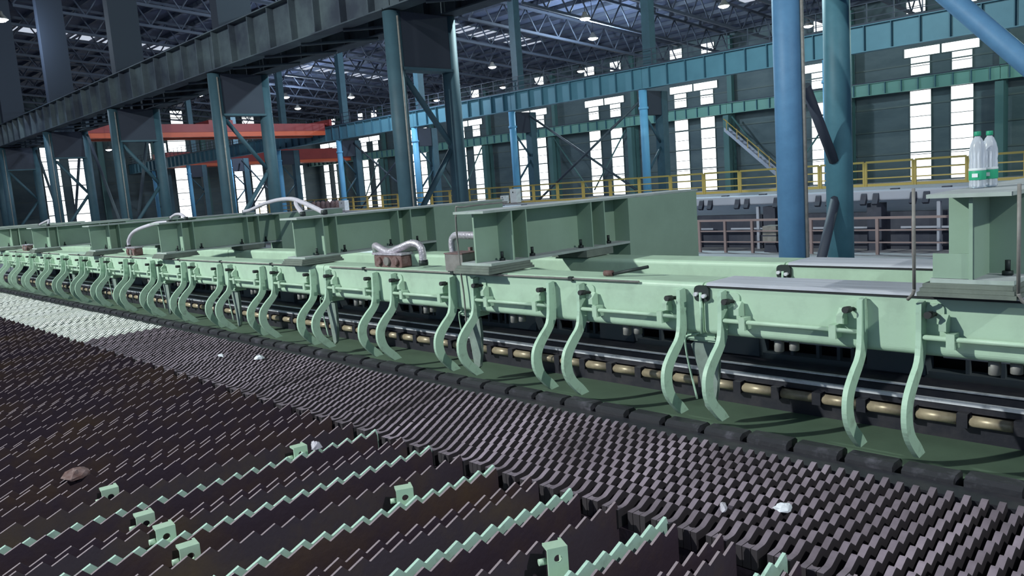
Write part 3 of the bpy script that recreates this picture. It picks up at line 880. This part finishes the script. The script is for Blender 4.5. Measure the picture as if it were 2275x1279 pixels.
# conduits down the bottles girder and wires near the second girder
for (x, lab) in ((-1.572, 'thin grey conduit down the left edge of the bottles girder'), (-1.100, 'thin grey conduit down the right edge of the bottles girder')):
    t = thing('conduit', lab, 'conduit', (x, 4.335, .9))
    link('pipe', MB().tube([(0, 0, .0), (0, 0, .52)], .009, 8).mesh('pipe', 'greybox'), t)
    sg = -1 if x < -1.3 else 1
    link('elbow', MB().tube(arc([(0, 0, .0), (.01*sg, .005, -.03), (.04*sg, .02, -.06)], 5), .009, 8).mesh('elbow', 'greybox'), t)
t = thing('conduit', 'thin wire pipe bent over the beam beside the second girder', 'conduit', (-5.31, 4.42, .36))
link('pipe', MB().tube(arc([(0, 0, 0), (0, 0, .3), (-.02, 0, .55), (-.02, 0, 1.02), (.02, .06, 1.06), (.10, .5, 1.07)], 5), .008, 6).mesh('pipe', 'greybox'), t)
link('clip', boxm('clip', 'bolt', -.02, .02, -.012, .03, .5, .52), t)

# hoses, valve boxes
def hose(lab, pts, r, mt='hose', name='hose'):
    t = thing(name, lab, 'hose', pts[0])
    p0 = Vector(pts[0])
    link('tube', MB().tube([v-p0 for v in arc(pts, 10)], r, 10).mesh('tube', mt), t)
    for e in (pts[0], pts[-1]):
        link('end_fitting', MB().lathe([(r*1.25, -.02), (r*1.35, .0), (r*1.25, .03)], 10).mesh('end_fitting', 'bolt'), t, Vector(e)-p0)
hose('long white hose arching between two girder tops', [(-8.12, 4.80, 1.412), (-9.2, 5.15, 1.535), (-10.41, 5.6, 1.595), (-12.3, 6.25, 1.56), (-14.3, 6.9, 1.44), (-15.2, 7.2, 1.412)], .030)
hose('shorter white hose arching beside the long hose', [(-8.25, 4.60, 1.412), (-9.0, 4.95, 1.50), (-10.2, 5.6, 1.55), (-11.5, 6.35, 1.52), (-12.2, 6.8, 1.41)], .026)
hose('white hose curving from a rusty valve box to a girder', [(-14.1, 4.60, 1.0), (-14.05, 4.60, 1.12), (-13.7, 4.6, 1.26), (-12.9, 4.62, 1.36), (-12.32, 4.64, 1.38)], .028)
hose('low white hose arching over the fourth girder', [(-12.2, 4.85, 1.41), (-13.0, 5.1, 1.47), (-14.0, 5.4, 1.47), (-15.3, 5.8, 1.41)], .024)
hose('small white hose loop far along the girders', [(-19.2, 4.7, 1.41), (-19.9, 4.9, 1.5), (-20.8, 5.1, 1.5), (-22.4, 5.3, 1.41)], .026)
hose('foil-wrapped hose looping over the rusty valve box', [(-6.93, 4.70, .885), (-6.96, 4.68, 1.00), (-6.88, 4.62, 1.06), (-6.62, 4.58, 1.005), (-6.40, 4.58, 1.05), (-6.24, 4.60, 1.09), (-6.13, 4.62, 1.05), (-6.11, 4.62, .90)], .036, 'foil')
hose('foil-wrapped hose elbow near the second girder', [(-5.98, 4.9, .88), (-6.0, 4.9, 1.06), (-5.95, 4.9, 1.13), (-5.75, 4.86, 1.14), (-5.30, 4.80, 1.14)], .036, 'foil')
def valve_box(x, y, lab, w_=.46):
    t = thing('valve_box', lab, 'valve', (x, y, .862))
    link('body', MB().prism(rrect(-w_/2, w_/2, .0, .12, .02), 'y', -.06, .06).mesh('body', 'rust'), t)
    link('cover', boxm('cover', 'foil', -w_/2-.02, w_/2+.02, -.07, .07, .12, .14), t)
    for k in range(3):
        link('coil', MB().tube([(-w_/2+.09+.14*k, -.06, .06), (-w_/2+.09+.14*k, -.085, .06)], .042, 10).mesh('coil', 'greybox' if k == 1 else 'rust'), t)
valve_box(-6.55, 4.58, 'rusty valve box under the looping foil hose')
valve_box(-13.85, 4.60, 'rusty valve box feeding the curved white hose', .4)
valve_box(-20.8, 4.62, 'rusty valve box far along the front box beam', .4)
t = thing('junction_box', 'brown sheet-metal box against the second girder', 'box', (-5.46, 4.56, .862))
link('body', boxm('body', 'greybox', -.12, .12, -.1, .1, .0, .15), t)
link('lid', boxm('lid', 'rust', -.125, .125, -.105, .105, .15, .16), t)
link('post', boxm('post', 'rust', -.03, .0, .1, .13, .0, .19), t)

# ------------------------------------------------------------------ small things on the bed
def bracket(x, y, lab, rz=0, h=.10):
    t = thing('clip_bracket', lab, 'bracket', (x, y, -.34), None)
    t.rotation_euler = (0, 0, rz)
    fr_ = MB()
    hole = []
    w_ = .046
    z0, z1 = .0, .30+h
    # front plate with a round hole (ring of quads)
    cz = .30+h-.05
    n = 16
    base = len(fr_.v)
    for k in range(n):
        a = 2*math.pi*k/n
        cx, sx = math.cos(a), math.sin(a)
        s_ = 1/max(abs(cx), abs(sx))
        fr_.v += [(.018*cx, -.04, cz+.018*sx), (w_*cx*s_, -.04, cz+.05*sx*s_), (.018*cx, -.028, cz+.018*sx), (w_*cx*s_, -.028, cz+.05*sx*s_)]
    for k in range(n):
        a, b = base+4*k, base+4*((k+1) % n)
        fr_.face([a, a+1, b+1, b]); fr_.face([a+2, b+2, b+3, a+3]); fr_.face([a, b, b+2, a+2]); fr_.face([a+1, a+3, b+3, b+1])
    fr_.box(-w_, w_, -.04, -.028, z0, cz-.05)
    link('front_plate', fr_.mesh('front_plate', 'mint'), t)
    link('side_plate', boxm('side_plate', 'mint', w_-.012, w_, -.028, .05, z0, z1), t)
    link('top_plate', boxm('top_plate', 'mint', -w_, w_-.012, -.028, .03, z1-.012, z1), t)
    link('pin', MB().tube([(-w_-.03, 0, cz-.02), (-w_+.005, 0, cz-.02)], .015, 8).mesh('pin', 'mint'), t)
for (x, y, lab, rz, h) in ((-3.50, 2.38, 'upright mint clip bracket behind a mint rake bar', 1.1, .055), (-4.97, 1.33, 'mint clip bracket with round hole, on its own between brown rake bars', 1.45, .05),
                           (-4.375, 1.32, 'mint clip bracket with round hole, uppermost of three in a slanting line', 1.45, .05), (-4.075, 1.315, 'mint clip bracket with round hole, middle one of three in a slanting line', 1.45, .065),
                           (-3.78, 1.315, 'mint clip bracket with round hole, lowest of three in a slanting line', 1.45, .05), (-4.72, 2.42, 'dirty mint clip bracket next to a pale rag', 1.45, .04),
                           (-2.33, 2.33, 'upright mint clip bracket near the toothed grid plates', 1.1, .085)):
    bracket(x, y, lab, rz, h)
def scrap(name, lab, x, y, z, sx, sy, sz, mt, seed):
    r = random.Random(seed)
    n, rings = 9, 4
    b = MB()
    ph = [r.uniform(.7, 1.25) for _ in range(n)]
    for i in range(rings):
        f_ = math.cos(i/(rings-1)*1.35)
        zz = math.sin(i/(rings-1)*1.35)
        for k in range(n):
            a = 2*math.pi*k/n
            q = ph[k]*r.uniform(.85, 1.15)
            b.v.append((sx*f_*q*math.cos(a), sy*f_*q*math.sin(a), sz*zz*r.uniform(.8, 1.2)))
    for i in range(rings-1):
        for k in range(n):
            a_, c_ = i*n+k, i*n+(k+1) % n
            b.face([a_, c_, c_+n, a_+n])
    b.face([(rings-1)*n+k for k in range(n)])
    b.face([k for k in reversed(range(n))])
    o = link(name, b.mesh(name, mt), None, (x, y, z), (r.uniform(-.1, .1), r.uniform(-.1, .1), r.uniform(0, 3)))
    tag(o, lab, 'scrap')
scrap('foam_scrap', 'crumpled white foam scrap lying on the worn grid plates', -1.79, 3.32, -.004, .05, .035, .03, 'scrap', 1)
scrap('foil_scrap', 'crinkled pale foil scrap near the front edge of the grid plates', -2.02, 3.17, -.004, .055, .02, .02, 'hose', 2)
scrap('paper_scrap', 'larger white paper scrap on the grid plates near the trough', -7.72, 3.63, -.004, .07, .05, .04, 'scrap', 4)
scrap('paper_scrap', 'small white paper scrap on the grid plates', -8.30, 3.49, -.004, .05, .03, .02, 'scrap', 5)
scrap('cloth_rag', 'pinkish rag caught between brown rake bars', -5.42, 1.27, .002, .12, .08, .03, 'rust', 6)
scrap('cloth_rag', 'pale rag hanging over a rake bar beside a dirty bracket', -4.52, 2.44, .018, .04, .05, .04, 'hose', 8)
